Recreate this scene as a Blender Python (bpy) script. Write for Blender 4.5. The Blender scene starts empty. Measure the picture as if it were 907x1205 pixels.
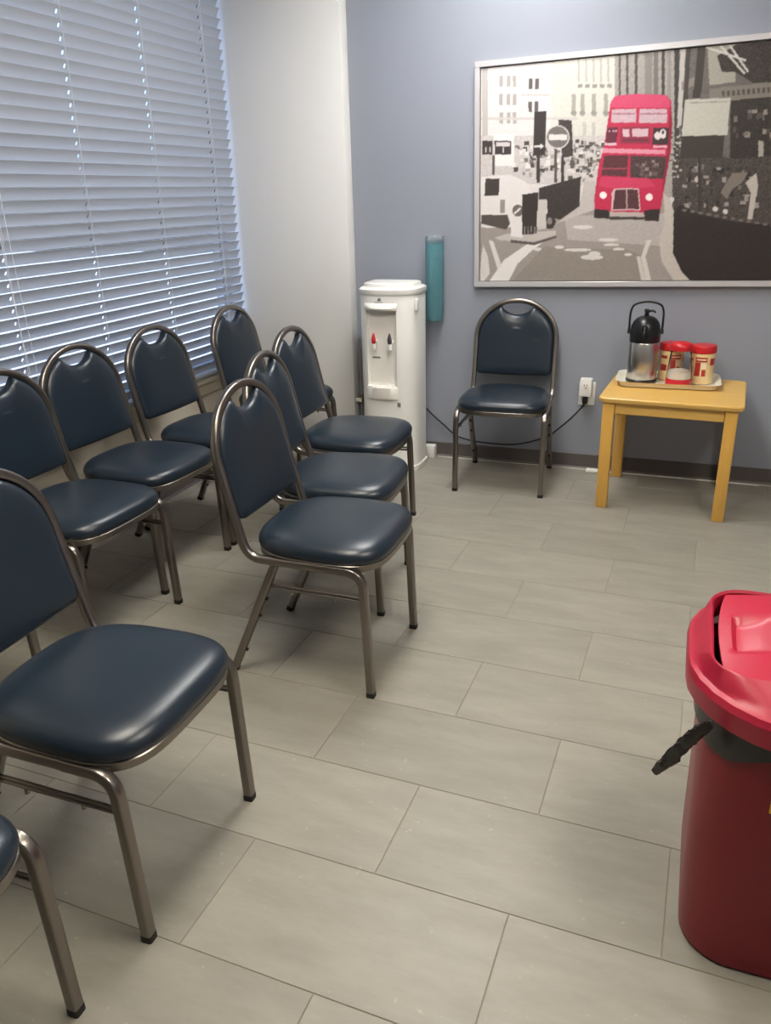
import bpy, bmesh, math, random
import numpy as np
from mathutils import Vector, Matrix

random.seed(7)
rng = np.random.default_rng(11)
S = bpy.context.scene
COL = S.collection

# ------------------------------------------------------------------ camera
F_PX, W_PX, H_PX = 935.7, 907.0, 1205.0
YAW, PITCH, ROLL = -0.368611, 0.380864, -0.0258784
CAM = np.array([1.79615, -4.20648, 1.41246])
_f = np.array([math.sin(YAW) * math.cos(PITCH), math.cos(YAW) * math.cos(PITCH), -math.sin(PITCH)])
_r0 = np.array([math.cos(YAW), -math.sin(YAW), 0.0])
_u0 = np.cross(_r0, _f)
_r = math.cos(ROLL) * _r0 + math.sin(ROLL) * _u0
_u = -math.sin(ROLL) * _r0 + math.cos(ROLL) * _u0


def on_plane(px, py, axis, val):
    """photo pixel -> point where its ray meets the plane axis = val"""
    d = (px - 453.5) * _r / F_PX - (py - 602.5) * _u / F_PX + _f
    return CAM + d * (val - CAM[axis]) / d[axis]


cd = bpy.data.cameras.new('camera')
cd.sensor_fit = 'HORIZONTAL'
cd.sensor_width = 36.0
cd.lens = 36.0 * F_PX / W_PX
cd.clip_start = 0.02
cam = bpy.data.objects.new('camera', cd)
COL.objects.link(cam)
M = Matrix.Identity(4)
for i in range(3):
    M[i][0], M[i][1], M[i][2], M[i][3] = _r[i], _u[i], -_f[i], CAM[i]
cam.matrix_world = M
S.camera = cam

# ------------------------------------------------------------------ world, light, exposure
LAMP_STRENGTH = 23.0
LAMP_COLOR = (1.0, 0.985, 0.955)     # tubes over the cooler side
LAMP_WARM = (1.0, 0.92, 0.79)      # older, warmer tubes
SKY_STRENGTH = 1.0
w = bpy.data.worlds.new('world')
S.world = w
w.use_nodes = True
nt = w.node_tree
nt.nodes.clear()
sky = nt.nodes.new('ShaderNodeTexSky')
sky.sky_type = 'NISHITA'
sky.sun_disc = False
sky.sun_elevation = math.radians(45)
sky.dust_density = 4.0
sky.sun_rotation = math.radians(90)
bg = nt.nodes.new('ShaderNodeBackground')
bg.inputs['Strength'].default_value = SKY_STRENGTH
out = nt.nodes.new('ShaderNodeOutputWorld')
nt.links.new(sky.outputs[0], bg.inputs[0])
nt.links.new(bg.outputs[0], out.inputs[0])
vs = S.view_settings
vs.view_transform = 'Standard'
vs.look = 'None'
vs.gamma = 1.0
vs.use_curve_mapping = False
vs.exposure = 0.0


# ------------------------------------------------------------------ materials
def lin(c):
    return tuple((x / 255 / 12.92) if x / 255 <= 0.04045 else ((x / 255 + 0.055) / 1.055) ** 2.4 for x in c)


def mat(name, rgb, rough=0.5, metal=0.0, var=0.06, scale=8.0, bump=0.0, bscale=200.0, stretch=None,
        coat=0.0, spec=0.5, rvar=0.0):
    m = bpy.data.materials.new(name)
    m.use_nodes = True
    n = m.node_tree
    p = n.nodes['Principled BSDF']
    c = lin(rgb)
    tc = n.nodes.new('ShaderNodeTexCoord')
    src = tc.outputs['Object']
    if stretch:
        mp = n.nodes.new('ShaderNodeMapping')
        mp.inputs['Scale'].default_value = stretch
        n.links.new(src, mp.inputs['Vector'])
        src = mp.outputs[0]
    nz = n.nodes.new('ShaderNodeTexNoise')
    nz.inputs['Scale'].default_value = scale
    nz.inputs['Detail'].default_value = 5
    n.links.new(src, nz.inputs['Vector'])
    mx = n.nodes.new('ShaderNodeMix')
    mx.data_type = 'RGBA'
    mx.inputs['A'].default_value = tuple(x * (1 - var) for x in c) + (1,)
    mx.inputs['B'].default_value = tuple(min(1, x * (1 + var)) for x in c) + (1,)
    n.links.new(nz.outputs['Fac'], mx.inputs['Factor'])
    n.links.new(mx.outputs['Result'], p.inputs['Base Color'])
    p.inputs['Roughness'].default_value = rough
    p.inputs['Metallic'].default_value = metal
    p.inputs['Coat Weight'].default_value = coat
    p.inputs['Specular IOR Level'].default_value = spec
    if rvar:
        mr = n.nodes.new('ShaderNodeMapRange')
        mr.inputs['To Min'].default_value = max(0.02, rough - rvar)
        mr.inputs['To Max'].default_value = min(1, rough + rvar)
        n.links.new(nz.outputs['Fac'], mr.inputs['Value'])
        n.links.new(mr.outputs[0], p.inputs['Roughness'])
    if bump:
        b2 = n.nodes.new('ShaderNodeTexNoise')
        b2.inputs['Scale'].default_value = bscale
        b2.inputs['Detail'].default_value = 3
        n.links.new(tc.outputs['Object'], b2.inputs['Vector'])
        bp = n.nodes.new('ShaderNodeBump')
        bp.inputs['Strength'].default_value = bump
        bp.inputs['Distance'].default_value = 0.002
        n.links.new(b2.outputs['Fac'], bp.inputs['Height'])
        n.links.new(bp.outputs[0], p.inputs['Normal'])
    return m


def mat_tile():
    m = mat('floor_tile', (158, 154, 146), 0.42, spec=0.4)
    n = m.node_tree
    p = n.nodes['Principled BSDF']
    geo = n.nodes.new('ShaderNodeNewGeometry')
    oi = n.nodes.new('ShaderNodeObjectInfo')
    off = n.nodes.new('ShaderNodeVectorMath')
    off.operation = 'ADD'
    mul = n.nodes.new('ShaderNodeMath')
    mul.operation = 'MULTIPLY'
    mul.inputs[1].default_value = 40.0
    n.links.new(oi.outputs['Random'], mul.inputs[0])
    n.links.new(geo.outputs['Position'], off.inputs[0])
    n.links.new(mul.outputs[0], off.inputs[1])
    mp = n.nodes.new('ShaderNodeMapping')
    mp.inputs['Scale'].default_value = (1.2, 4.0, 1)
    n.links.new(off.outputs[0], mp.inputs['Vector'])
    n1 = n.nodes.new('ShaderNodeTexNoise')
    n1.inputs['Scale'].default_value = 3.2
    n1.inputs['Detail'].default_value = 8
    n1.inputs['Roughness'].default_value = 0.65
    n.links.new(mp.outputs[0], n1.inputs['Vector'])
    n2 = n.nodes.new('ShaderNodeTexNoise')
    n2.inputs['Scale'].default_value = 60
    n2.inputs['Detail'].default_value = 4
    n.links.new(off.outputs[0], n2.inputs['Vector'])
    rp = n.nodes.new('ShaderNodeValToRGB')
    rp.color_ramp.elements[0].position = 0.3
    rp.color_ramp.elements[1].position = 0.72
    rp.color_ramp.elements[0].color = lin((135, 131, 121)) + (1,)
    rp.color_ramp.elements[1].color = lin((153, 149, 138)) + (1,)
    n.links.new(n1.outputs['Fac'], rp.inputs[0])
    hv = n.nodes.new('ShaderNodeHueSaturation')
    mr = n.nodes.new('ShaderNodeMapRange')
    mr.inputs['To Min'].default_value = 0.95
    mr.inputs['To Max'].default_value = 1.05
    n.links.new(oi.outputs['Random'], mr.inputs['Value'])
    n.links.new(mr.outputs[0], hv.inputs['Value'])
    n.links.new(rp.outputs[0], hv.inputs['Color'])
    # pale scuffs
    sc = n.nodes.new('ShaderNodeMapRange')
    sc.inputs['From Min'].default_value = 0.68
    sc.inputs['From Max'].default_value = 0.8
    sc.inputs['To Max'].default_value = 0.35
    n.links.new(n2.outputs['Fac'], sc.inputs['Value'])
    mx = n.nodes.new('ShaderNodeMix')
    mx.data_type = 'RGBA'
    mx.inputs['B'].default_value = lin((205, 200, 188)) + (1,)
    n.links.new(sc.outputs[0], mx.inputs['Factor'])
    n.links.new(hv.outputs[0], mx.inputs['A'])
    n.links.new(mx.outputs['Result'], p.inputs['Base Color'])
    bp = n.nodes.new('ShaderNodeBump')
    bp.inputs['Strength'].default_value = 0.15
    bp.inputs['Distance'].default_value = 0.002
    n.links.new(n1.outputs['Fac'], bp.inputs['Height'])
    n.links.new(bp.outputs[0], p.inputs['Normal'])
    return m


def mat_clear(name, tint, gloss=0.12, rough=0.03, diffuse=0.0, dcol=(1, 1, 1)):
    m = bpy.data.materials.new(name)
    m.use_nodes = True
    n = m.node_tree
    n.nodes.clear()
    o = n.nodes.new('ShaderNodeOutputMaterial')
    t = n.nodes.new('ShaderNodeBsdfTransparent')
    t.inputs[0].default_value = tint + (1,)
    g = n.nodes.new('ShaderNodeBsdfGlossy')
    g.inputs['Roughness'].default_value = rough
    fr = n.nodes.new('ShaderNodeLayerWeight')
    fr.inputs[0].default_value = gloss
    mx = n.nodes.new('ShaderNodeMixShader')
    n.links.new(fr.outputs['Fresnel'], mx.inputs[0])
    n.links.new(t.outputs[0], mx.inputs[1])
    n.links.new(g.outputs[0], mx.inputs[2])
    last = mx
    if diffuse:
        d = n.nodes.new('ShaderNodeBsdfDiffuse')
        d.inputs[0].default_value = dcol + (1,)
        m2 = n.nodes.new('ShaderNodeMixShader')
        m2.inputs[0].default_value = diffuse
        n.links.new(mx.outputs[0], m2.inputs[1])
        n.links.new(d.outputs[0], m2.inputs[2])
        last = m2
    n.links.new(last.outputs[0], o.inputs[0])
    return m


def mat_emit(name, col, strength):
    m = bpy.data.materials.new(name)
    m.use_nodes = True
    n = m.node_tree
    n.nodes.clear()
    o = n.nodes.new('ShaderNodeOutputMaterial')
    e = n.nodes.new('ShaderNodeEmission')
    e.inputs[0].default_value = col + (1,)
    e.inputs[1].default_value = strength
    n.links.new(e.outputs[0], o.inputs[0])
    return m


MT = dict(
    tile=mat_tile(),
    grout=mat('grout', (138, 130, 114), 0.9, var=0.12, scale=30),
    wall_blue=mat('wall_blue_grey', (145, 149, 160), 0.6, var=0.02, scale=3, bump=0.08, bscale=350),
    wall_white=mat('wall_white', (226, 224, 220), 0.6, var=0.02, scale=3, bump=0.08, bscale=350),
    wall_cream=mat('wall_cream', (214, 205, 188), 0.6, var=0.03, scale=3, bump=0.08, bscale=350),
    ceiling=mat('ceiling_white', (232, 230, 225), 0.8, var=0.03, scale=40, bump=0.2, bscale=120),
    baseboard=mat('baseboard_taupe', (92, 86, 84), 0.5, var=0.04),
    sill=mat('sill_beige', (188, 178, 156), 0.35, var=0.05, scale=6),
    alu=mat('window_frame', (120, 122, 126), 0.4, metal=0.6),
    pane=mat_clear('tinted_pane', (0.72, 0.80, 0.92), 0.1),
    slat=mat('blind_slat', (182, 187, 195), 0.42, var=0.03, scale=5, stretch=(1, 0.3, 1)),
    cord=mat('blind_cord', (240, 240, 240), 0.7),
    vinyl=mat('navy_vinyl', (25, 37, 49), 0.31, var=0.10, scale=7, bump=0.12, bscale=700, spec=0.55, rvar=0.05),
    steel=mat('chair_steel', (138, 132, 126), 0.30, metal=1.0, var=0.06, scale=9, rvar=0.04),
    rubber=mat('black_rubber', (28, 26, 25), 0.6),
    wood=mat('birch_wood', (216, 174, 92), 0.42, var=0.13, scale=4, stretch=(1.5, 14, 14), coat=0.15),
    wood_leg=mat('birch_wood_leg', (212, 164, 78), 0.42, var=0.13, scale=4, stretch=(14, 14, 1.5), coat=0.15),
    white_plastic=mat('white_plastic', (236, 235, 230), 0.3, var=0.01, scale=4),
    off_white=mat('off_white_plastic', (226, 220, 204), 0.35, var=0.02),
    alcove=mat('cream_plastic', (240, 236, 228), 0.4, var=0.02),
    black_plastic=mat('black_plastic', (20, 20, 22), 0.3, var=0.05),
    brushed=mat('brushed_steel', (196, 192, 186), 0.28, metal=1.0, var=0.08, scale=10, stretch=(30, 30, 0.6)),
    red_plastic=mat('red_plastic', (196, 32, 40), 0.35, var=0.03),
    tap_red=mat('tap_red', (205, 45, 55), 0.35),
    tap_grey=mat('tap_grey', (70, 70, 74), 0.35),
    canister=mat('canister_cream', (232, 205, 150), 0.45, var=0.04),
    label_red=mat('label_red', (180, 50, 46), 0.45, var=0.08, scale=40),
    label_cream=mat('label_cream', (238, 226, 196), 0.45),
    sugar=mat('white_sugar', (240, 234, 220), 0.9, bump=0.4, bscale=900),
    glass=mat_clear('jar_glass', (0.97, 0.96, 0.95), 0.15),
    teal=mat_clear('teal_tube', (0.72, 0.87, 0.89), 0.2, 0.15, 0.40, lin((118, 172, 182))),
    clear=mat_clear('clear_plastic', (0.86, 0.90, 0.92), 0.25, 0.1, 0.25, lin((205, 212, 220))),
    bin_body=mat('bin_maroon', (128, 22, 36), 0.36, var=0.05, bump=0.1, bscale=400, spec=0.4),
    bin_lid=mat('bin_lid_red', (170, 28, 56), 0.36, var=0.04, bump=0.1, bscale=400),
    bag=mat('black_bag', (32, 29, 27), 0.28, var=0.2, scale=25, bump=0.5, bscale=60),
    yellow=mat('yellow_sticker', (236, 190, 40), 0.5),
    frame=mat('silver_frame', (205, 202, 204), 0.35, metal=0.35, var=0.03),
    backing=mat('picture_backing', (90, 85, 80), 0.8),
    brass=mat('valve_metal', (150, 142, 130), 0.35, metal=0.9),
    pipe=mat('grey_pipe', (150, 148, 146), 0.45, metal=0.4),
    cable_black=mat('black_cable', (18, 18, 20), 0.5),
    sticker_grey=mat('grey_sticker', (130, 126, 124), 0.5, var=0.3, scale=300),
    asphalt=mat('street_asphalt', (190, 190, 188), 0.9, var=0.2, scale=2),
    lamp=mat_emit('lamp_diffuser', LAMP_COLOR, LAMP_STRENGTH),
    lamp_warm=mat_emit('lamp_diffuser_warm', LAMP_WARM, LAMP_STRENGTH),
)


# ------------------------------------------------------------------ mesh helpers
class MB:
    def __init__(self):
        self.v, self.f = [], []

    def add(self, vs, fs):
        o = len(self.v)
        self.v += [tuple(x) for x in vs]
        self.f += [tuple(i + o for i in q) for q in fs]
        return self

    def box(self, a, b):
        (x0, y0, z0), (x1, y1, z1) = a, b
        return self.add([(x0, y0, z0), (x1, y0, z0), (x1, y1, z0), (x0, y1, z0),
                         (x0, y0, z1), (x1, y0, z1), (x1, y1, z1), (x0, y1, z1)],
                        [(0, 3, 2, 1), (4, 5, 6, 7), (0, 1, 5, 4), (1, 2, 6, 5), (2, 3, 7, 6), (3, 0, 4, 7)])

    def rbox(self, a, b, r=0.004, seg=2):
        bm = bmesh.new()
        bmesh.ops.create_cube(bm, size=1)
        c = [(a[i] + b[i]) / 2 for i in range(3)]
        s = [abs(b[i] - a[i]) for i in range(3)]
        for v in bm.verts:
            v.co = Vector([c[i] + v.co[i] * s[i] for i in range(3)])
        bmesh.ops.bevel(bm, geom=bm.edges[:], offset=min(r, min(s) * 0.49), segments=seg, profile=0.5, affect='EDGES')
        bm.verts.index_update()
        self.add([v.co[:] for v in bm.verts], [[v.index for v in f.verts] for f in bm.faces])
        bm.free()
        return self

    def loft(self, rings, cap0=True, cap1=True, closed=True):
        n = len(rings[0])
        vs = [p for r in rings for p in r]
        fs = []
        for k in range(len(rings) - 1):
            for i in range(n if closed else n - 1):
                j = (i + 1) % n
                fs.append((k * n + i, k * n + j, (k + 1) * n + j, (k + 1) * n + i))
        if cap0:
            fs.append(tuple(reversed(range(n))))
        if cap1:
            fs.append(tuple(range((len(rings) - 1) * n, len(rings) * n)))
        return self.add(vs, fs)

    def lathe(self, prof, c=(0, 0, 0), n=32, cap0=True, cap1=True):
        rings = []
        for r, z in prof:
            rings.append([(c[0] + r * math.cos(2 * math.pi * i / n), c[1] + r * math.sin(2 * math.pi * i / n), c[2] + z)
                          for i in range(n)])
        return self.loft(rings, cap0, cap1)

    def sweep(self, path, a, b=None, n=10, power=2.0, up=(0, 0, 1), taper=None, cap=True):
        b = b or a
        P = [Vector(p) for p in path]
        T = []
        for i in range(len(P)):
            t = (P[min(i + 1, len(P) - 1)] - P[max(i - 1, 0)])
            T.append(t.normalized())
        nrm = Vector(up)
        nrm = nrm - T[0] * nrm.dot(T[0])
        if nrm.length < 1e-4:
            nrm = Vector((1, 0, 0)) - T[0] * T[0].x
        nrm.normalize()
        rings = []
        for i, p in enumerate(P):
            if i:
                nrm = T[i - 1].rotation_difference(T[i]) @ nrm
                nrm = (nrm - T[i] * nrm.dot(T[i])).normalized()
            bi = T[i].cross(nrm)
            k = taper[i] if taper else 1.0
            ring = []
            for j in range(n):
                th = 2 * math.pi * (j + 0.5) / n
                cx, sx = math.cos(th), math.sin(th)
                e = 2.0 / power
                u = math.copysign(abs(cx) ** e, cx) * a * k
                v = math.copysign(abs(sx) ** e, sx) * b * k
                q = p + nrm * u + bi * v
                ring.append(q[:])
            rings.append(ring)
        return self.loft(rings, cap, cap)

    def mesh(self, name, m, smooth=True, angle=40):
        me = bpy.data.meshes.new(name)
        me.from_pydata(self.v, [], self.f)
        me.validate()
        bm = bmesh.new()
        bm.from_mesh(me)
        bmesh.ops.recalc_face_normals(bm, faces=bm.faces[:])
        bm.to_mesh(me)
        bm.free()
        me.materials.append(m)
        if smooth:
            for p in me.polygons:
                p.use_smooth = True
            me.set_sharp_from_angle(angle=math.radians(angle))
        return me

    def build(self, name, m, parent=None, smooth=True, angle=40):
        o = bpy.data.objects.new(name, self.mesh(name, m, smooth, angle))
        COL.objects.link(o)
        if parent:
            o.parent = parent
        return o


def tag(o, label, cat=None, group=None):
    o['label'] = label
    if cat:
        o['category'] = cat
    if group:
        o['group'] = group
    return o


def struct(o, label=None):
    o['kind'] = 'structure'
    if label:
        o['label'] = label
    return o


def thing(name, label, cat, loc=(0, 0, 0), rz=0.0, group=None):
    o = bpy.data.objects.new(name, None)
    o.empty_display_size = 0.1
    COL.objects.link(o)
    o.location = loc
    o.rotation_euler = (0, 0, rz)
    return tag(o, label, cat, group)


def copy_tree(o, parent=None):
    c = o.copy()
    COL.objects.link(c)
    c.parent = parent
    for ch in list(o.children):
        copy_tree(ch, c)
    return c


def fillet(pts, radii, seg=7):
    P = [Vector(p) for p in pts]
    res = [P[0]]
    for i in range(1, len(P) - 1):
        r = radii[i - 1]
        if not r:
            res.append(P[i])
            continue
        d0 = (P[i - 1] - P[i]).normalized()
        d1 = (P[i + 1] - P[i]).normalized()
        ang = d0.angle(d1)
        t = min(r / math.tan(ang / 2), (P[i - 1] - P[i]).length * 0.95, (P[i + 1] - P[i]).length * 0.95)
        A, B = P[i] + d0 * t, P[i] + d1 * t
        for k in range(seg + 1):
            s = k / seg
            res.append(A * (1 - s) ** 2 + P[i] * 2 * s * (1 - s) + B * s ** 2)
    res.append(P[-1])
    return res


def spline(pts, n=8):
    P = [Vector(p) for p in pts]
    P = [P[0] * 2 - P[1]] + P + [P[-1] * 2 - P[-2]]
    res = []
    for i in range(1, len(P) - 2):
        for k in range(n):
            t = k / n
            res.append(0.5 * ((2 * P[i]) + (P[i + 1] - P[i - 1]) * t + (2 * P[i - 1] - 5 * P[i] + 4 * P[i + 1] - P[i + 2]) * t * t
                              + (3 * P[i] - P[i - 1] - 3 * P[i + 1] + P[i + 2]) * t ** 3))
    res.append(P[-2])
    return res


def rrect(hx, hy, r, seg=6, cx=0, cy=0, rear_r=None, taper=0.0):
    """rounded rectangle outline, counter-clockwise"""
    pts = []
    for sx, sy, a0 in ((1, 1, 0), (-1, 1, 90), (-1, -1, 180), (1, -1, 270)):
        rr = rear_r if (rear_r is not None and sx < 0) else r
        for k in range(seg + 1):
            a = math.radians(a0 + 90 * k / seg)
            x = sx * (hx - rr) + rr * math.cos(a)
            y = sy * (hy - rr) + rr * math.sin(a)
            y *= 1 - taper * (hx - x) / (2 * hx)
            pts.append((cx + x, cy + y))
    return pts


def boolean_cut(o, cutter):
    md = o.modifiers.new('cut', 'BOOLEAN')
    md.operation = 'DIFFERENCE'
    md.solver = 'EXACT'
    md.object = cutter
    dg = bpy.context.evaluated_depsgraph_get()
    me = bpy.data.meshes.new_from_object(o.evaluated_get(dg))
    o.modifiers.clear()
    o.data = me
    for p in me.polygons:
        p.use_smooth = True
    me.set_sharp_from_angle(angle=math.radians(35))
    bpy.data.objects.remove(cutter)


# ------------------------------------------------------------------ the room
XR, YF, ZC = 3.5, -6.0, 2.70       # right wall, wall behind the camera, ceiling
XW = -0.60                         # face of the window wall
PIER_Y, PIER_X = -0.085, 0.032
WY0, WY1, WZ0, WZ1 = -3.15, PIER_Y, 0.50, 2.48   # window opening

floor = struct(MB().box((-0.85, YF - 0.1, -0.12), (XR + 0.1, 0.1, -0.0018)).build('floor', MT['grout'], smooth=False))
TL, TW, TPH = 0.61, 0.306, -0.0188093
TOX, TOY = 1.583667, -2.356085
tile_me = MB().rbox((-TL / 2 + 0.0011, -TW / 2 + 0.0011, -0.012), (TL / 2 - 0.0011, TW / 2 - 0.0011, 0), 0.0008, 1).mesh(
    'floor_tile', MT['tile'], smooth=False)
for row in range(-4, 18):
    for col in range(-6, 7):
        x = (col + (0.5 if row % 2 else 0.0)) * TL
        y = -(row + 0.5 - 5) * TW
        wx = TOX + x * math.cos(TPH) - y * math.sin(TPH)
        wy = TOY + x * math.sin(TPH) + y * math.cos(TPH)
        if wx < XW - 0.25 or wx > XR + 0.25 or wy > 0.1 or wy < YF:
            continue
        t = bpy.data.objects.new('floor_tile', tile_me)
        COL.objects.link(t)
        t.parent = floor
        t.location = (wx, wy, 0)
        t.rotation_euler = (0, 0, TPH)

struct(MB().box((PIER_X - 0.9, 0, 0), (XR + 0.1, 0.12, ZC)).build('wall_back', MT['wall_blue'], smooth=False))
struct(MB().rbox((XW - 0.2, PIER_Y, 0), (PIER_X, 0.001, ZC), 0.004, 2).build('wall_pier', MT['wall_white']))
m = MB()
m.box((XW - 0.2, WY0, 0), (XW, WY1, WZ0))
m.box((XW - 0.2, WY0, WZ1), (XW, WY1, ZC))
m.box((XW - 0.2, YF, 0), (XW, WY0, ZC))
struct(m.build('wall_left', MT['wall_cream'], smooth=False))
struct(MB().box((XR, YF, 0), (XR + 0.1, 0, ZC)).build('wall_right', MT['wall_blue'], smooth=False))
struct(MB().box((XW - 0.2, YF - 0.1, 0), (XR + 0.1, YF, ZC)).build('wall_front', MT['wall_blue'], smooth=False))
struct(MB().box((XW - 0.25, YF - 0.1, ZC), (XR + 0.1, 0.12, ZC + 0.1)).build('ceiling', MT['ceiling'], smooth=False))
# cove baseboards
bb = [(0, 0.0), (-0.016, 0.0), (-0.0065, 0.012), (-0.005, 0.080), (0, 0.083)]
m = MB()
m.loft([[(PIER_X, y, z) for y, z in bb], [(XR, y, z) for y, z in bb]])
struct(m.build('baseboard_back', MT['baseboard'], smooth=False))
m = MB()
m.loft([[(XW - y, YF, z) for y, z in bb], [(XW - y, PIER_Y, z) for y, z in bb]])
struct(m.build('baseboard_left', MT['baseboard'], smooth=False))
m = MB()
m.loft([[(XW + 0.016, PIER_Y + y, z) for y, z in bb], [(PIER_X, PIER_Y + y, z) for y, z in bb]])
struct(m.build('baseboard_pier', MT['baseboard'], smooth=False))
m = MB()
m.loft([[(XR + y, YF, z) for y, z in bb], [(XR + y, -0.02, z) for y, z in bb]])
struct(m.build('baseboard_right', MT['baseboard'], smooth=False))
# thin pale caulk line where the cove meets the tiles
struct(MB().box((PIER_X, -0.0215, 0.0), (XR, -0.0155, 0.003)).build('trim_1', MT['off_white'], smooth=False))

# window with frame, glass and sill
win = bpy.data.objects.new('window_1', None)
COL.objects.link(win)
win.location = (XW - 0.13, (WY0 + WY1) / 2, WZ0)
struct(win, 'wide tinted window behind the venetian blind')
loc = Vector(win.location)


def part(mb, name, mt, parent, **k):
    """build a mesh given in world coordinates under an unrotated parent"""
    o = mb.build(name, mt, parent, **k)
    base = Vector((0, 0, 0))
    q = parent
    while q:
        base += Vector(q.location)
        q = q.parent
    o.data.transform(Matrix.Translation(-base))
    return o


m = MB()
fx0, fx1 = XW - 0.16, XW - 0.11
m.box((fx0, WY0, WZ0), (fx1, WY0 + 0.05, WZ1)).box((fx0, WY1 - 0.012, WZ0), (fx1, WY1, WZ1))
m.box((fx0, WY0 + 0.05, WZ0), (fx1, WY1 - 0.012, WZ0 + 0.06)).box((fx0, WY0 + 0.05, WZ1 - 0.05), (fx1, WY1 - 0.012, WZ1))
m.box((fx0, -2.30, WZ0 + 0.06), (fx1, -2.25, WZ1 - 0.05))
part(m, 'window_frame', MT['alu'], win, smooth=False)
part(MB().box((XW - 0.138, WY0 + 0.05, WZ0 + 0.06), (XW - 0.132, -2.30, WZ1 - 0.05)), 'glass_pane', MT['pane'], win, smooth=False)
part(MB().box((XW - 0.138, -2.25, WZ0 + 0.06), (XW - 0.132, WY1 - 0.012, WZ1 - 0.05)), 'glass_pane', MT['pane'], win, smooth=False)
sl = MB().rbox((XW - 0.11, WY0, WZ0 - 0.004), (XW + 0.022, WY1, WZ0 + 0.014), 0.005, 2)
sl.rbox((XW, WY0, WZ0 - 0.062), (XW + 0.012, WY1, WZ0 - 0.006), 0.003, 1)
part(sl, 'window_sill', MT['sill'], win)
struct(MB().box((-60, -60, -3.2), (-0.9, 60, -3.0)).build('street', MT['asphalt'], smooth=False), 'grey street outside the window')

# ceiling troffers (the room's lamps, above the frame)
for lx, ly, mk, lab in ((0.95, -0.95, 'lamp', 'recessed fluorescent ceiling light next to the wall with the bus picture'),
                        (0.95, -2.95, 'lamp_warm', 'recessed fluorescent ceiling light over the middle of the aisle chairs'),
                        (2.75, -2.95, 'lamp_warm', 'recessed fluorescent ceiling light above the red rubbish bin side')):
    o = thing('ceiling_light', lab, 'ceiling light', (lx, ly, ZC), 0, 'recessed ceiling lights')
    f = MB()
    for a, b in (((-0.305, -0.61), (0.305, -0.58)), ((-0.305, 0.58), (0.305, 0.61)), ((-0.305, -0.58), (-0.275, 0.58)),
                 ((0.275, -0.58), (0.305, 0.58))):
        f.box((a[0], a[1], -0.012), (b[0], b[1], 0.0))
    f.build('lamp_frame', MT['white_plastic'], o, smooth=False)
    MB().box((-0.275, -0.58, -0.006), (0.275, 0.58, -0.002)).build('lamp_diffuser', MT[mk], o, smooth=False)

# ------------------------------------------------------------------ venetian blind
BX = XW - 0.036
BY0, BY1 = -3.12, PIER_Y - 0.014
blind = thing('venetian_blind', 'pale grey horizontal slat venetian blind covering the window', 'blind', (BX, (BY0 + BY1) / 2, WZ0))
LAD = [-0.285, -0.79, -1.30, -1.80, -2.31, -2.82]
PITCH_Z, SW, TILT = 0.0465, 0.050, math.radians(63)
hl = (BY1 - BY0) / 2
mid = (BY0 + BY1) / 2
ys = [-hl, hl]
holes = []
for l in LAD:
    ys += [l - mid - 0.0055, l - mid + 0.0055]
    holes.append((l - mid - 0.0055, l - mid + 0.0055))
ys = sorted(ys)
xs = [-SW / 2, -0.016, -0.008, 0.008, 0.016, SW / 2]
sm = MB()


def crown(x):
    return 0.0028 * (1 - (2 * x / SW) ** 2)


V, Fc = [], []
for y in ys:
    for x in xs:
        V.append((x, y, crown(x) + 0.0011))
    for x in xs:
        V.append((x, y, crown(x) - 0.0011))
nx = len(xs)
for j in range(len(ys) - 1):
    hole = any(abs(ys[j] - h[0]) < 1e-6 for h in holes)
    for i in range(nx - 1):
        if hole and i == 2:
            continue
        a = j * 2 * nx + i
        b = (j + 1) * 2 * nx + i
        Fc.append((a, a + 1, b + 1, b))
        Fc.append((a + nx, b + nx, b + nx + 1, a + nx + 1))
    for i in (0, nx - 1):
        a = j * 2 * nx + i
        b = (j + 1) * 2 * nx + i
        Fc.append((a, b, b + nx, a + nx))
for j in (0, len(ys) - 1):
    for i in range(nx - 1):
        a = j * 2 * nx + i
        Fc.append((a, a + nx, a + nx + 1, a + 1))
sm.add(V, Fc)
slat_me = sm.mesh('slat', MT['slat'], angle=60)
nsl = 41
for k in range(nsl):
    s = bpy.data.objects.new('slat', slat_me)
    COL.objects.link(s)
    s.parent = blind
    s.location = (0, 0, 0.062 + k * PITCH_Z)
    # room-side edge up
    s.rotation_euler = (random.uniform(-0.0006, 0.0006), -TILT + random.uniform(-0.03, 0.03), 0)
ztop = WZ1 - WZ0
part(MB().rbox((BX - 0.026, BY0, WZ0 + 0.018), (BX + 0.026, BY1, WZ0 + 0.036), 0.004), 'bottom_rail', MT['slat'], blind)
part(MB().rbox((BX - 0.032, BY0, WZ1 - 0.055), (BX + 0.032, BY1, WZ1 - 0.002), 0.004), 'head_rail', MT['slat'], blind)
dx = SW / 2 * math.cos(TILT) + 0.003
for l in LAD:
    m = MB()
    for ox in (-dx, dx):
        m.sweep([(BX + ox, l, WZ0 + 0.03), (BX + ox, l, WZ1 - 0.05)], 0.0009, n=5)
    for k in range(nsl):     # rungs
        z = WZ0 + 0.058 + k * PITCH_Z
        zz = SW / 2 * math.sin(TILT)
        m.sweep([(BX - dx, l + 0.005, z - zz), (BX + dx, l + 0.005, z + zz)], 0.0007, n=4)
    part(m, 'ladder_cord', MT['cord'], blind)
m = MB()
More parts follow.
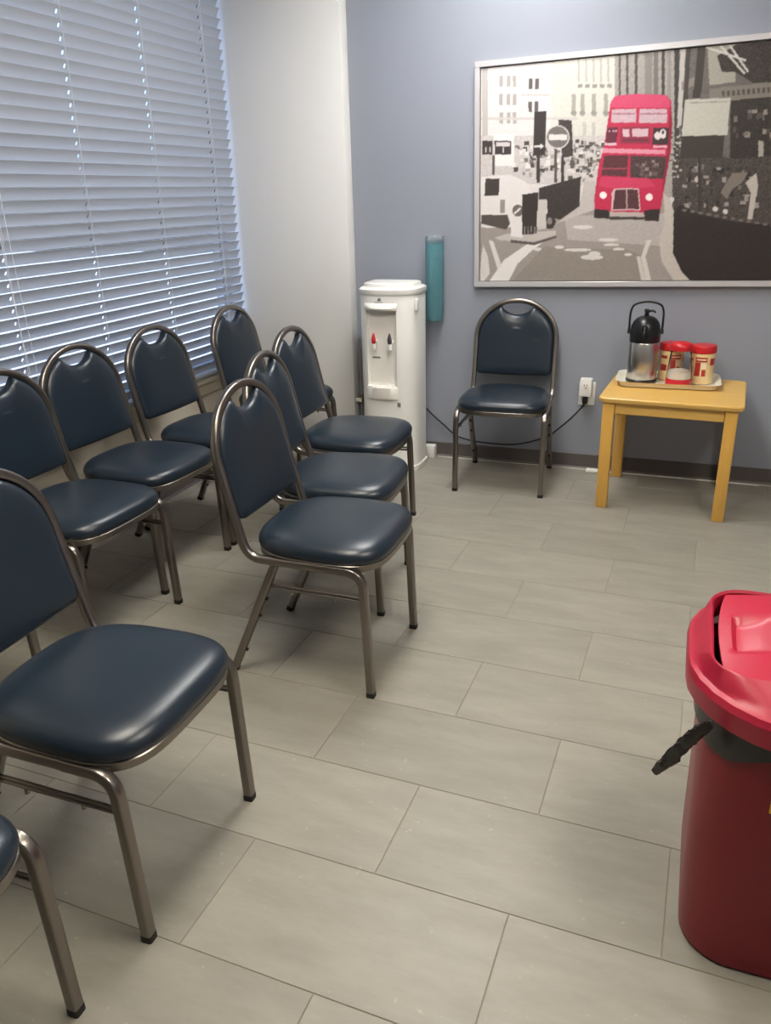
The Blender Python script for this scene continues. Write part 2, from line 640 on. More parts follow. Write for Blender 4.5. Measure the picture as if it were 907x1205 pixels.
for s in (-1, 1):
    m.sweep(spline([(BX + dx + 0.006, -1.80 + s * 0.012, WZ1 - 0.1), (BX + dx + 0.008, -1.80 + s * 0.02, 1.4),
                    (BX + dx + 0.010, -1.78 + s * 0.018, 0.72)], 6), 0.0012, n=5)
    m.lathe([(0.002, 0.72), (0.006, 0.70), (0.006, 0.68), (0.003, 0.675)], (BX + dx + 0.010, -1.78 + s * 0.018, 0), 10)
part(m, 'pull_cord', MT['cord'], blind)

# ------------------------------------------------------------------ chairs
PROF_Z = [0.41, 0.48, 0.585, 0.713, 0.813, 0.905]
PROF_X = [-0.380, -0.398, -0.428, -0.456, -0.470, -0.482]
OX = 0.235                     # local origin: middle of the four feet


def prof(z):
    return float(np.interp(z, PROF_Z, PROF_X)) + OX


def make_chair():
    o = thing('stacking_chair', '', 'chair')
    T = 0.0125
    # front legs bend back under the seat
    for s in (1, -1):
        pth = fillet([(OX, s * 0.215, 0.012), (OX - 0.014, s * 0.215, 0.410), (OX - 0.13, s * 0.213, 0.410)], [0.055], 9)
        lg = MB().sweep(pth, T, T, 16, 5.0, up=(1, 0, 0)).build('leg', MT['steel'], o, angle=50)
        MB().sweep([(OX, s * 0.215, 0), (OX, s * 0.215, 0.016)], T * 1.06, T * 1.06, 16, 5.0, up=(1, 0, 0)).build('foot_cap', MT['rubber'], lg)
    # rear legs
    for s in (1, -1):
        A, B = Vector((OX - 0.292, s * 0.209, 0.402)), Vector((OX - 0.468, s * 0.205, 0.012))
        lg = MB().sweep([A, B], T, T, 16, 5.0, up=(1, 0, 0)).build('leg', MT['steel'], o, angle=50)
        d = (B - A).normalized()
        MB().sweep([B - d * 0.006, B + d * 0.011], T * 1.06, T * 1.06, 16, 5.0, up=(1, 0, 0)).build('foot_cap', MT['rubber'], lg)
        nn = Vector((-d.z, 0, d.x))
        if nn.x < 0:
            nn = -nn
        for t in (0.30, 0.46, 0.80):
            c = A.lerp(B, t) + nn * T
            MB().sweep([c - nn * 0.003, c + nn * 0.006], 0.006, n=8).build('bumper', MT['rubber'], lg)
    # side rails, uprights and arch: one bent tube
    half = []
    base = fillet([(OX - 0.125, 0.213, 0.410), (OX - 0.384, 0.208, 0.410), (OX - 0.428, 0.206, 0.585)], [0.065], 10)[:-1]
    half += [p[:] for p in base]
    for z in (0.585, 0.63, 0.67):
        half.append((prof(z), 0.206, z))
    ZA, HA = 0.695, 0.191
    arch = []
    for k in range(33):
        t = math.pi * k / 32
        z = ZA + HA * math.sin(t) ** 0.96
        arch.append((prof(z), 0.206 * math.cos(t), z))
    full = half + arch + [(x, -y, z) for x, y, z in reversed(half)]
    MB().sweep(full, T, T, 12, 3.2, up=(0, 0, 1)).build('back_frame', MT['steel'], o, angle=50)
    # stretchers: paired thin rods with studs
    for s in (1, -1):
        m = MB()
        for dz in (0.0, -0.011):
            m.sweep([(OX - 0.012, s * 0.213, 0.330 + dz), (OX - 0.322, s * 0.208, 0.330 + dz)], 0.0045, n=8)
        for t in (0.3, 0.75):
            c = (OX - 0.012 - 0.31 * t, s * 0.2105, 0.318)
            m.sweep([c, (c[0], c[1], 0.306)], 0.005, n=8)
        m.build('side_stretcher', MT['steel'], o)
    # seat pan
    def seat_ring(d, z):
        pts = []
        for k in range(56):
            t = 2 * math.pi * (k + 0.5) / 56
            c, q = math.cos(t), math.sin(t)
            e = 3.9 if c > 0 else 2.9
            x = math.copysign(abs(c) ** (2 / e), c) * ((0.221 if c > 0 else 0.212) - d)
            y = math.copysign(abs(q) ** (2 / e), q) * (0.224 - d)
            y *= 1 - 0.07 * (0.221 - x) / 0.442
            pts.append((x + OX - 0.190, y))
        return [(x, y, z) for x, y in pts]
    MB().loft([seat_ring(0.006, 0.403), seat_ring(0.001, 0.406), seat_ring(0.0, 0.424), seat_ring(0.003, 0.427)]).build('seat_pan', MT['steel'], o)
    rings = [seat_ring(0.006, 0.424), seat_ring(0.0, 0.429), seat_ring(-0.003, 0.440), seat_ring(-0.001, 0.451), seat_ring(0.005, 0.461),
             seat_ring(0.014, 0.469), seat_ring(0.028, 0.4755), seat_ring(0.05, 0.481), seat_ring(0.08, 0.4845), seat_ring(0.12, 0.487), seat_ring(0.17, 0.488),
             seat_ring(0.203, 0.488)]
    MB().loft(rings).build('seat', MT['vinyl'], o, angle=70)
    # padded back with scooped hand hold
    out_ = []
    wb = 0.206 - T + 0.001
    ha = HA - T + 0.001
    for k in range(7):
        out_.append((-wb + 0.02 + (2 * wb - 0.04) * k / 6, 0.520 - 0.004 * math.sin(math.pi * k / 6)))
    out_ += [(wb - 0.005, 0.526), (wb, 0.545), (wb, 0.60), (wb, 0.65), (wb, ZA)]
    tn = math.acos(0.082 / wb)
    for k in range(1, 13):
        t = tn * k / 12
        out_.append((wb * math.cos(t), ZA + ha * math.sin(t)))
    ztop_ = ZA + ha * math.sin(tn)
    for k in range(1, 20):
        u = 0.082 * (1 - 2 * k / 20)
        out_.append((u, ztop_ - 0.042 * (1 - (u / 0.082) ** 2) ** 0.85))
    for k in range(12, 0, -1):
        t = tn * k / 12
        out_.append((-wb * math.cos(t), ZA + ha * math.sin(t)))
    out_ += [(-wb, ZA), (-wb, 0.65), (-wb, 0.60), (-wb, 0.545), (-wb + 0.005, 0.526)]
    cz = 0.668

    def bring(d, off, wgt):
        rr_ = []
        for y, z in out_:
            vx, vz = y, z - cz
            L = math.hypot(vx, vz)
            k = max(0.0, (L - d) / L)
            ex, ez = vx / L * 0.105, vz / L * 0.085
            yy, zz = vx * k * (1 - wgt) + ex * wgt, cz + vz * k * (1 - wgt) + ez * wgt
            rr_.append((prof(zz) + off, yy, zz))
        return rr_
    rings = [bring(0.14, -0.022, 1), bring(0.06, -0.021, 0.6), bring(0.02, -0.019, 0.2), bring(0.004, -0.014, 0), bring(0, -0.006, 0), bring(0, 0.004, 0),
             bring(0.003, 0.012, 0), bring(0.009, 0.0175, 0.02), bring(0.018, 0.0215, 0.10), bring(0.030, 0.0245, 0.25), bring(0.045, 0.0262, 0.5),
             bring(0.06, 0.027, 0.75), bring(0.08, 0.0275, 1.0)]
    MB().loft(rings).build('backrest', MT['vinyl'], o, angle=70)
    return o


G_A = 'navy chairs in the aisle row'
G_W = 'navy chairs in the window row'
CH = [
    (1.006, -2.119, 1.3, 'navy vinyl steel chair in the aisle row, third from the water cooler', G_A),
    (0.838, -1.640, 6.0, 'navy vinyl steel chair in the aisle row, second from the water cooler, turned slightly', G_A),
    (0.668, -1.124, 1.6, 'navy vinyl steel chair in the aisle row, closest to the water cooler', G_A),
    (0.885, -3.056, 1.1, 'navy vinyl steel chair in the aisle row, fourth from the water cooler', G_A),
    (0.856, -3.665, 0.0, 'navy vinyl steel chair in the aisle row, fifth from the water cooler', G_A),
    (0.032, -0.575, -0.8, 'navy vinyl steel chair in the window row, beside the white pier', G_W),
    (0.031, -1.255, -2.5, 'navy vinyl steel chair in the window row, second from the white pier', G_W),
    (0.017, -1.741, -2.5, 'navy vinyl steel chair in the window row, third from the white pier', G_W),
    (0.095, -2.222, -2.0, 'navy vinyl steel chair in the window row, fourth from the white pier', G_W),
    (0.024, -2.835, 0.0, 'navy vinyl steel chair in the window row, fifth from the white pier', G_W),
    (0.973, -0.522, -86.9, 'navy vinyl steel chair standing alone under the bus picture against the grey wall', None),
]
chair0 = make_chair()
for i, (x, y, a, lab, g) in enumerate(CH):
    c = chair0 if i == 0 else copy_tree(chair0)
    r = math.radians(a)
    c.location = (x - OX * math.cos(r), y - OX * math.sin(r), 0)
    c.rotation_euler = (0, 0, r)
    c['label'] = lab
    if g:
        c['group'] = g
    elif 'group' in c:
        del c['group']

# ------------------------------------------------------------------ little wooden table
TX0, TX1, TY0, TY1, TZ = 1.450, 2.060, -0.590, -0.050, 0.535
tab = thing('side_table', 'small light wooden table with straight legs under the picture', 'table', ((TX0 + TX1) / 2, (TY0 + TY1) / 2, 0), math.radians(-3.0))
hx, hy = (TX1 - TX0) / 2, (TY1 - TY0) / 2
m = MB()
m.loft([[(x, y, TZ - 0.022) for x, y in rrect(hx - 0.003, hy - 0.003, 0.03)], [(x, y, TZ - 0.018) for x, y in rrect(hx, hy, 0.033)],
        [(x, y, TZ - 0.004) for x, y in rrect(hx, hy, 0.033)], [(x, y, TZ) for x, y in rrect(hx - 0.004, hy - 0.004, 0.03)]])
m.build('table_top', MT['wood'], tab)
for sx in (-1, 1):
    for sy in (-1, 1):
        cx, cy = sx * (hx - 0.047), sy * (hy - 0.036)
        MB().rbox((cx - 0.026, cy - 0.022, 0), (cx + 0.026, cy + 0.022, TZ - 0.022), 0.005, 2).build('leg', MT['wood_leg'], tab)
for sy in (-1, 1):
    yy = sy * (hy - 0.036)
    MB().rbox((-hx + 0.073, yy - 0.010, TZ - 0.078), (hx - 0.073, yy + 0.010, TZ - 0.022), 0.003, 1).build('apron', MT['wood'], tab)
for sx in (-1, 1):
    xx = sx * (hx - 0.047)
    o = MB().rbox((-hy + 0.058, -0.010, TZ - 0.078), (hy - 0.058, 0.010, TZ - 0.022), 0.003, 1).build('apron', MT['wood'], tab)
    o.rotation_euler = (0, 0, math.pi / 2)
    o.location = (xx, 0, 0)

# tray
tx, ty = 1.717, -0.205
tray = MB()
trr = [(0.200, 0.118, 0.03, 0.0), (0.217, 0.131, 0.04, 0.004), (0.232, 0.142, 0.05, 0.026), (0.236, 0.146, 0.052, 0.028), (0.236, 0.146, 0.052, 0.025),
       ]
rings = [[(x, y, z) for x, y in rrect(a, b, r)] for a, b, r, z in trr[:4]]
inner = [[(x, y, z) for x, y in rrect(a, b, r)] for a, b, r, z in ((0.230, 0.140, 0.048, 0.026), (0.214, 0.128, 0.038, 0.0065), (0.207, 0.123, 0.033, 0.004))]
tray.loft(rings + inner)
to = tray.build('serving_tray', MT['off_white'])
to.location = (tx, ty, TZ)
to.rotation_euler = (0, 0, math.radians(1.5))
tag(to, 'shallow off-white serving tray on the wooden table', 'tray')
TS = TZ + 0.0045

# airpot
ap = thing('airpot', 'brushed steel and black pump airpot with carry handle on the tray', 'airpot', (1.594, -0.205, TS))
MB().lathe([(0.066, 0), (0.072, 0.003), (0.072, 0.014), (0.069, 0.017)], n=40).build('base_ring', MT['black_plastic'], ap)
MB().lathe([(0.068, 0.016), (0.0695, 0.02), (0.0695, 0.185), (0.067, 0.19)], n=48).build('steel_body', MT['brushed'], ap)
MB().lathe([(0.066, 0.188), (0.070, 0.191), (0.071, 0.23), (0.069, 0.245), (0.066, 0.262), (0.058, 0.283), (0.045, 0.298), (0.028, 0.307),
            (0.012, 0.310), (0.003, 0.3105)], n=40).build('pump_head', MT['black_plastic'], ap)
m = MB()
m.sweep(spline([(0.0, -0.062, 0.262), (0.0, -0.074, 0.258), (0.0, -0.086, 0.240), (0.0, -0.090, 0.222)], 5), 0.012, 0.010, n=10,
        taper=[1.2 - 0.5 * k / 15 for k in range(16)])
m.build('spout', MT['black_plastic'], ap)
m = MB()
m.lathe([(0.012, 0.304), (0.009, 0.325), (0.014, 0.333), (0.012, 0.34), (0.003, 0.342)], n=16)
m.sweep(spline([(-0.006, 0, 0.315), (0.010, -0.004, 0.332), (0.028, -0.008, 0.334), (0.040, -0.01, 0.326)], 5), 0.007, 0.005, n=8,
        taper=[1.2 - 0.6 * k / 15 for k in range(16)])
m.build('pump_lever', MT['black_plastic'], ap)
pts = [(-0.0745, 0, 0.232), (-0.0755, 0, 0.29), (-0.072, 0, 0.335), (-0.055, 0, 0.362), (0, 0, 0.374), (0.055, 0, 0.362), (0.072, 0, 0.335),
       (0.0755, 0, 0.29), (0.0745, 0, 0.232)]
h = MB().sweep(spline(pts, 6), 0.005, 0.009, n=10, power=3, up=(1, 0, 0))
for s in (-1, 1):
    h.sweep([(s * 0.066, 0, 0.236), (s * 0.082, 0, 0.236)], 0.010, n=14)
ho = h.build('carry_handle', MT['black_plastic'], ap)
ho.rotation_euler = (0, 0, math.radians(8))


def patch(mb, rad, a0, a1, z0, z1, n=8):
    vs, fs = [], []
    for k in range(n + 1):
        a = math.radians(a0 + (a1 - a0) * k / n)
        for z in (z0, z1):
            for rr_ in (rad(z) - 0.0005, rad(z) + 0.0007):
                vs.append((rr_ * math.cos(a), rr_ * math.sin(a), z))
    for k in range(n):
        o = 4 * k
        fs += [(o + 1, o + 5, o + 7, o + 3), (o, o + 2, o + 6, o + 4), (o, o + 4, o + 5, o + 1), (o + 2, o + 3, o + 7, o + 6)]
    fs += [(0, 1, 3, 2), (4 * n, 4 * n + 2, 4 * n + 3, 4 * n + 1)]
    mb.add(vs, fs)


def canister(x, y, rz, lab):
    o = thing('creamer_canister', lab, 'canister', (x, y, TS), rz, 'creamer canisters on the tray')
    R = 0.056
    MB().lathe([(0.050, 0), (R, 0.004), (R, 0.03), (R - 0.002, 0.06), (R - 0.002, 0.11), (R, 0.142), (R - 0.004, 0.148)], n=40).build('jar_body', MT['canister'], o)
    MB().lathe([(R + 0.0005, 0.144), (R + 0.003, 0.146), (R + 0.003, 0.172), (R, 0.178), (R - 0.01, 0.180), (0.02, 0.1805)], n=40).build('lid', MT['red_plastic'], o)
    rad = lambda z: float(np.interp(z, [0, 0.004, 0.03, 0.06, 0.11, 0.142], [0.05, R, R, R - 0.002, R - 0.002, R]))
    m = MB()
    patch(m, rad, -118, -62, 0.106, 0.128)
    patch(m, rad, -118, -92, 0.040, 0.104)
    patch(m, rad, -84, -66, 0.040, 0.070)
    patch(m, rad, -168, -134, 0.108, 0.122)
    patch(m, rad, -168, -134, 0.050, 0.080)
    patch(m, rad, -46, -12, 0.090, 0.122)
    m.build('label_print', MT['label_red'], o)
    m = MB()
    patch(m, lambda z: rad(z) + 0.001, -112, -68, 0.114, 0.120)
    patch(m, rad, -90, -64, 0.074, 0.102)
    m.build('label_panel', MT['label_cream'], o)
    return o


canister(1.722, -0.133, math.radians(25), 'cream coffee creamer canister with red lid between the airpot and the glass jar')
canister(1.862, -0.170, math.radians(-5), 'cream coffee creamer canister with red lid and red label at the tray end')

jar = thing('sugar_jar', 'clear glass sugar jar with red lid and red base on the tray', 'jar', (1.765, -0.251, TS), 0)
MB().lathe([(0.053, 0), (0.057, 0.003), (0.0585, 0.032), (0.057, 0.034)], n=40).build('red_base', MT['red_plastic'], jar)
MB().lathe([(0.0565, 0.034), (0.054, 0.07), (0.049, 0.13), (0.046, 0.160), (0.046, 0.170)], n=40, cap0=False, cap1=False).build('glass_body', MT['glass'], jar)
MB().lathe([(0.0545, 0.0345), (0.0535, 0.058), (0.0525, 0.068), (0.03, 0.074), (0.004, 0.078)], n=32).build('sugar', MT['sugar'], jar)
MB().lathe([(0.048, 0.164), (0.051, 0.166), (0.052, 0.182), (0.050, 0.190), (0.040, 0.199), (0.020, 0.204), (0.003, 0.205)], n=40).build('lid', MT['red_plastic'], jar)

# ------------------------------------------------------------------ framed picture with a printed street scene
PW, PH, PA = 1.435, 1.035, math.radians(0.9)
PIC = np.array([0.711, -0.002, 0.948])
pic = thing('framed_picture', 'large framed street print with a red double-decker bus on the grey wall', 'picture', tuple(PIC))
pic.rotation_euler = (0, -PA, 0)
FW, FD = 0.026, 0.030
m = MB()
m.rbox((0, -FD, 0), (PW, 0, FW), 0.002, 1).rbox((0, -FD, PH - FW), (PW, 0, PH), 0.002, 1)
m.rbox((0, -FD, FW), (FW, 0, PH - FW), 0.002, 1).rbox((PW - FW, -FD, FW), (PW, 0, PH - FW), 0.002, 1)
m.build('picture_frame', MT['frame'], pic)
MB().box((FW - 0.004, -0.012, FW - 0.004), (PW - FW + 0.004, -0.004, PH - FW + 0.004)).build('backing_board', MT['backing'], pic, smooth=False)

NX, NY = 460, 330
IW, IH = PW - 2 * FW - 0.008, PH - 2 * FW - 0.008


def uv(cx, cy):
    """coordinates measured on an enlarged view of the print -> raster cell"""
    P = on_plane(550 + cx * 0.3936, 30 + cy * 0.3936, 1, -0.018) - PIC
    u = P[0] * math.cos(PA) + P[2] * math.sin(PA)
    v = -P[0] * math.sin(PA) + P[2] * math.cos(PA)
    return ((u - FW - 0.004) / IW * NX, (v - FW - 0.004) / IH * NY)


img = np.zeros((NY, NX, 3))
img[:] = (222, 215, 212)
GX, GY = np.meshgrid(np.arange(NX) + 0.5, np.arange(NY) + 0.5)


def mask(pts):
    P = [uv(*p) for p in pts]
    ins = np.zeros((NY, NX), bool)
    n = len(P)
    for i in range(n):
        x0, y0 = P[i]
        x1, y1 = P[(i + 1) % n]
        if abs(y1 - y0) < 1e-9:
            continue
        c = ((y0 > GY) != (y1 > GY)) & (GX < (x1 - x0) * (GY - y0) / (y1 - y0) + x0)
        ins ^= c
    return ins


def poly(col, *pts, noise=0.0, a=1.0):
    k = mask(pts)
    c = np.array(col, float)
    val = np.broadcast_to(c, (k.sum(), 3)).copy()
    if noise:
        val += rng.normal(0, noise, (k.sum(), 1))
    img[k] = img[k] * (1 - a) + val * a


def rect(col, x0, y0, x1, y1, **k):
    poly(col, (x0, y0), (x1, y0), (x1, y1), (x0, y1), **k)


def disc(col, x, y, r, ry=None, **k):
    ry = ry or r
    poly(col, *[(x + r * math.cos(t * math.pi / 10), y + ry * math.sin(t * math.pi / 10)) for t in range(20)], **k)


def line(col, x0, y0, x1, y1, wd, **k):
    L = math.hypot(x1 - x0, y1 - y0)
    nx_, ny_ = -(y1 - y0) / L * wd / 2, (x1 - x0) / L * wd / 2
    poly(col, (x0 + nx_, y0 + ny_), (x1 + nx_, y1 + ny_), (x1 - nx_, y1 - ny_), (x0 - nx_, y0 - ny_), **k)


def specks(x0, y0, x1, y1, n, cols, smin, smax):
    for _ in range(n):
        x, y = rng.uniform(x0, x1), rng.uniform(y0, y1)
        a, b = rng.uniform(smin, smax), rng.uniform(smin, smax)
        rect(cols[rng.integers(len(cols))], x, y, x + a, y + b)


# pale facades at the back
poly((226, 219, 216), (20, 100), (330, 85), (330, 480), (20, 480), noise=5)
poly((216, 212, 202), (250, 90), (445, 75), (445, 480), (250, 480), noise=5)
poly((168, 161, 155), (440, 75), (640, 55), (640, 520), (440, 520), noise=9)
poly((108, 101, 97), (632, 55), (1010, 20), (1010, 620), (632, 620), noise=8)
for x in (96, 118, 136):
    for y in (150, 205, 260):
        rect((175, 168, 164), x, y, x + 11, y + 34)
for x, y in ((184, 160), (203, 160), (183, 228), (201, 228)):
    rect((96, 90, 88), x, y, x + 11, y + 31)
rect((200, 193, 190), 160, 205, 245, 212)
rect((204, 197, 194), 42, 275, 330, 283)
rect((190, 183, 178), 45, 122, 62, 330)
for x in (330, 352, 374, 396, 418):
    rect((150, 146, 138), x, 176, x + 14, 187)
    rect((186, 182, 172), x, 100, x + 6, 170)
for x in (312, 338, 372, 408):
    rect((168, 163, 154), x, 205, x + 12, 272)
    disc((150, 146, 140), x + 6, 262, 9, 6)
for x in (272, 290, 345, 372):
    rect((194, 188, 182), x, 290, x + 10, 330)
for x, wd, c in ((452, 6, 90), (474, 7, 84), (500, 8, 78), (530, 22, 140), (556, 14, 120), (580, 9, 70), (598, 10, 150), (618, 14, 62)):
    rect((c, c * 0.95, c * 0.92), x, 70, x + wd, 215 if x < 600 else 470)
poly((196, 188, 182), (636, 60), (652, 58), (640, 300), (626, 300))
poly((140, 132, 126), (640, 170), (690, 150), (690, 175), (640, 195))
poly((70, 62, 58), (655, 58), (668, 57), (652, 310), (638, 310))
poly((62, 54, 50), (690, 52), (714, 50), (696, 216), (672, 218))
poly((168, 162, 150), (716, 50), (800, 42), (800, 170), (722, 180), noise=6)
poly((132, 125, 116), (722, 190), (1010, 160), (1010, 215), (722, 228))
for k in range(10):
    x = 760 + k * 15
    rect((84, 76, 70), x, 197 - k * 1.2, x + 8, 213 - k * 1.2)
poly((56, 48, 45), (745, 92), (800, 60), (860, 50), (1010, 28), (1010, 168), (850, 172), (800, 140), (760, 140), noise=14)
for a in ((712, 66, 832, 106, 7), (756, 62, 828, 146, 7), (782, 60, 838, 140, 7)):
    line((212, 206, 200), *a)
poly((52, 45, 42), (786, 225), (1010, 205), (1010, 600), (780, 600), noise=10)
rect((172, 166, 156), 868, 345, 884, 420)
specks(790, 250, 1000, 330, 40, [(120, 112, 104), (86, 78, 72), (150, 142, 132)], 6, 18)
# crowd
poly((74, 66, 62), (612, 400), (700, 380), (800, 400), (1010, 380), (1010, 610), (700, 580), (612, 560), noise=16)
specks(605, 300, 640, 460, 50, [(190, 182, 176), (110, 102, 98), (60, 54, 50)], 4, 9)
specks(640, 410, 860, 540, 70, [(120, 112, 106), (60, 52, 50), (160, 150, 144), (44, 38, 36)], 6, 18)
poly((128, 118, 110), (755, 500), (790, 440), (838, 440), (820, 470), (790, 490), (775, 520))
poly((196, 186, 178), (830, 470), (862, 440), (868, 480), (850, 580), (835, 580), (845, 500))
disc((200, 188, 180), 686, 460, 8, 10)
for x, y in ((740, 548), (770, 556), (610, 520)):
    disc((216, 208, 202), x, y, 8)
# white notice board
poly((198, 194, 182), (650, 222), (785, 217), (776, 328), (640, 332), noise=4)
poly((60, 52, 48), (640, 332), (768, 328), (760, 395), (634, 398))
rect((60, 52, 48), 688, 396, 698, 555)
line((150, 146, 136), 662, 232, 778, 228, 3)
# street level, cars and lamps
poly((206, 198, 195), (20, 330), (440, 330), (430, 480), (20, 470), noise=10)
specks(130, 340, 410, 440, 120, [(120, 112, 108), (170, 162, 158), (230, 224, 220), (76, 70, 66)], 5, 16)
rect((236, 230, 227), 80, 325, 140, 420)
specks(300, 345, 400, 470, 60, [(90, 84, 80), (150, 142, 138), (216, 208, 204)], 5, 14)
# road
poly((160, 150, 144), (20, 590), (380, 520), (600, 520), (700, 780), (20, 790), noise=4)
poly((184, 175, 170), (290, 570), (610, 560), (610, 660), (300, 640), noise=6)
poly((148, 138, 131), (230, 660), (480, 670), (530, 690), (545, 790), (110, 790), noise=4)
poly((196, 187, 182), (265, 592), (385, 548), (385, 470), (350, 462), (335, 540), noise=5)
poly((232, 226, 222), (230, 645), (186, 648), (110, 700), (58, 775), (118, 775), (150, 712), (190, 675))
poly((216, 209, 204), (42, 690), (48, 655), (62, 690), (68, 740), (42, 775), (38, 740))
poly((220, 213, 208), (64, 640), (78, 645), (104, 720), (90, 726))
for x, y, a, b in ((210, 668, 12, 5), (275, 662, 14, 5), (330, 670, 42, 5), (372, 692, 34, 8), (452, 668, 18, 4), (430, 655, 24, 4), (480, 684, 12, 4),
                   (345, 602, 30, 6), (420, 640, 30, 5), (380, 682, 18, 8)):
    disc((222, 215, 210), x, y, a, b)
poly((216, 208, 202), (536, 640), (550, 640), (532, 690), (552, 775), (536, 775), (518, 692))
poly((210, 202, 196), (505, 690), (516, 690), (536, 775), (522, 775))
poly((198, 189, 180), (585, 500), (606, 520), (618, 560), (616, 680), (690, 775), (624, 775), (580, 705), (572, 640), (590, 590), noise=5)
# curved black railing
poly((46, 38, 36), (616, 560), (634, 535), (700, 566), (800, 586), (1010, 604), (1010, 790), (690, 790), (640, 735), (614, 680), noise=4)
for k in range(14):
    disc((120, 110, 104), 648 + k * 24, 552 + k * 4.2, 8, 4)
# van, bollard, railings and signs
poly((228, 221, 218), (42, 452), (130, 446), (176, 468), (205, 520), (258, 538), (266, 575), (262, 600), (42, 604))
poly((66, 58, 56), (55, 458), (97, 458), (94, 508), (52, 510))
rect((150, 142, 138), 98, 520, 112, 560)
poly((84, 76, 72), (42, 566), (120, 566), (128, 592), (116, 610), (42, 592))
disc((58, 50, 48), 246, 584, 18, 24)
disc((140, 132, 128), 246, 584, 8, 11)
poly((196, 187, 182), (80, 634), (120, 622), (266, 612), (264, 626), (200, 646), (100, 642))
poly((90, 82, 78), (130, 640), (200, 648), (266, 628), (266, 634), (200, 656), (130, 648))
poly((230, 223, 220), (132, 530), (166, 528), (166, 634), (130, 630))
disc((110, 102, 98), 151, 553, 16, 18)
line((226, 220, 216), 141, 562, 160, 545, 6)
poly((56, 48, 46), (164, 506), (212, 498), (207, 622), (164, 624))
for x in (170, 180, 190, 200):
    rect((150, 142, 138), x, 600, x + 3, 622)
poly((204, 196, 190), (212, 520), (236, 516), (236, 606), (210, 610))
poly((60, 52, 50), (214, 486), (340, 452), (334, 540), (278, 580), (240, 572), (238, 520), (214, 520), noise=6)
poly((56, 48, 46), (201, 258), (236, 256), (232, 388), (196, 390))
line((226, 220, 216), 200, 362, 226, 361, 6)
poly((226, 220, 216), (218, 352), (230, 361), (218, 370))
rect((62, 54, 52), 207, 388, 217, 470)
poly((66, 58, 56), (272, 282), (312, 284), (316, 390), (284, 396), noise=10)
rect((62, 54, 52), 280, 390, 289, 485)
rect((84, 76, 74), 260, 366, 268, 470)
disc((214, 206, 203), 270, 334, 36)
disc((116, 107, 104), 270, 334, 32)
rect((226, 218, 214), 243, 326, 299, 343)
rect((62, 54, 52), 46, 345, 76, 386)
rect((62, 54, 52), 82, 345, 131, 386)
rect((214, 206, 204), 86, 349, 128, 362)
for x in (54, 66, 106):
    rect((226, 220, 216), x, 364, x + 4, 380)
rect((84, 76, 74), 75, 388, 82, 446)
# the bus
RED, RED2, RED3 = (196, 42, 78), (216, 74, 112), (150, 30, 56)
poly(RED, (428, 232), (440, 212), (500, 205), (590, 208), (608, 224), (612, 300), (606, 382), (592, 460), (580, 530), (574, 565), (382, 565),
     (379, 520), (392, 420), (408, 362), noise=4)
poly(RED2, (428, 234), (440, 212), (500, 205), (590, 208), (606, 226), (604, 246), (426, 246), noise=3)
poly(RED3, (606, 230), (612, 300), (604, 392), (590, 470), (580, 500), (596, 380))
poly((206, 176, 184), (431, 252), (505, 249), (503, 291), (430, 291), noise=8)
poly((206, 176, 184), (514, 250), (597, 250), (596, 292), (512, 292), noise=8)
rect((170, 120, 134), 434, 262, 502, 267)
rect((170, 120, 134), 516, 262, 594, 267)
poly((104, 42, 60), (418, 306), (450, 305), (446, 350), (412, 352))
for x in (424, 436, 444):
    disc((220, 190, 196), x, 316, 3)
poly((150, 44, 70), (458, 303), (547, 303), (545, 354), (456, 354))
rect((216, 186, 192), 464, 310, 484, 333)
rect((216, 186, 192), 492, 309, 540, 333)
rect((110, 50, 64), 464, 340, 540, 347)
poly((62, 44, 48), (556, 306), (602, 306), (599, 357), (552, 356))
disc((228, 216, 216), 568, 330, 10, 12)
disc((228, 216, 216), 584, 324, 10, 15)
disc((62, 44, 48), 584, 320, 4, 6)
rect((224, 190, 198), 410, 351, 446, 359)
rect((222, 180, 190), 555, 359, 596, 366)
poly((226, 150, 168), (404, 367), (592, 372), (589, 385), (402, 381))
poly((92, 48, 54), (409, 389), (480, 388), (477, 452), (400, 448), noise=8)
line((170, 70, 90), 404, 428, 476, 428, 4)
poly((76, 58, 58), (487, 389), (594, 392), (586, 458), (486, 458), noise=10)
specks(500, 400, 560, 445, 14, [(150, 130, 126), (110, 92, 90)], 6, 14)
poly((210, 62, 98), (400, 452), (540, 456), (560, 480), (520, 486), (430, 486), (392, 480))
poly((218, 190, 186), (438, 487), (512, 486), (517, 552), (430, 553), (431, 500))
poly((84, 50, 54), (442, 491), (509, 490), (513, 548), (434, 549), noise=8)
rect((200, 170, 168), 474, 490, 478, 550)
disc((246, 236, 232), 406, 507, 11)
disc((246, 236, 232), 543, 513, 11)
poly((50, 42, 42), (380, 548), (424, 552), (424, 577), (378, 575))
poly((50, 42, 42), (528, 552), (574, 548), (572, 584), (530, 584))
poly((190, 176, 170), (424, 556), (526, 558), (526, 571), (424, 569))
poly((70, 62, 60), (424, 571), (528, 572), (528, 580), (424, 580))
# photographic softness
for _ in range(1):
    pad = np.pad(img, ((1, 1), (1, 1), (0, 0)), mode='edge')
    img = (pad[1:-1, 1:-1] * 4 + pad[:-2, 1:-1] + pad[2:, 1:-1] + pad[1:-1, :-2] + pad[1:-1, 2:]) / 8
img = np.clip(img * 0.95 + rng.normal(0, 2.0, (NY, NX, 1)), 0, 255) / 255
img = np.where(img <= 0.04045, img / 12.92, ((img + 0.055) / 1.055) ** 2.4)

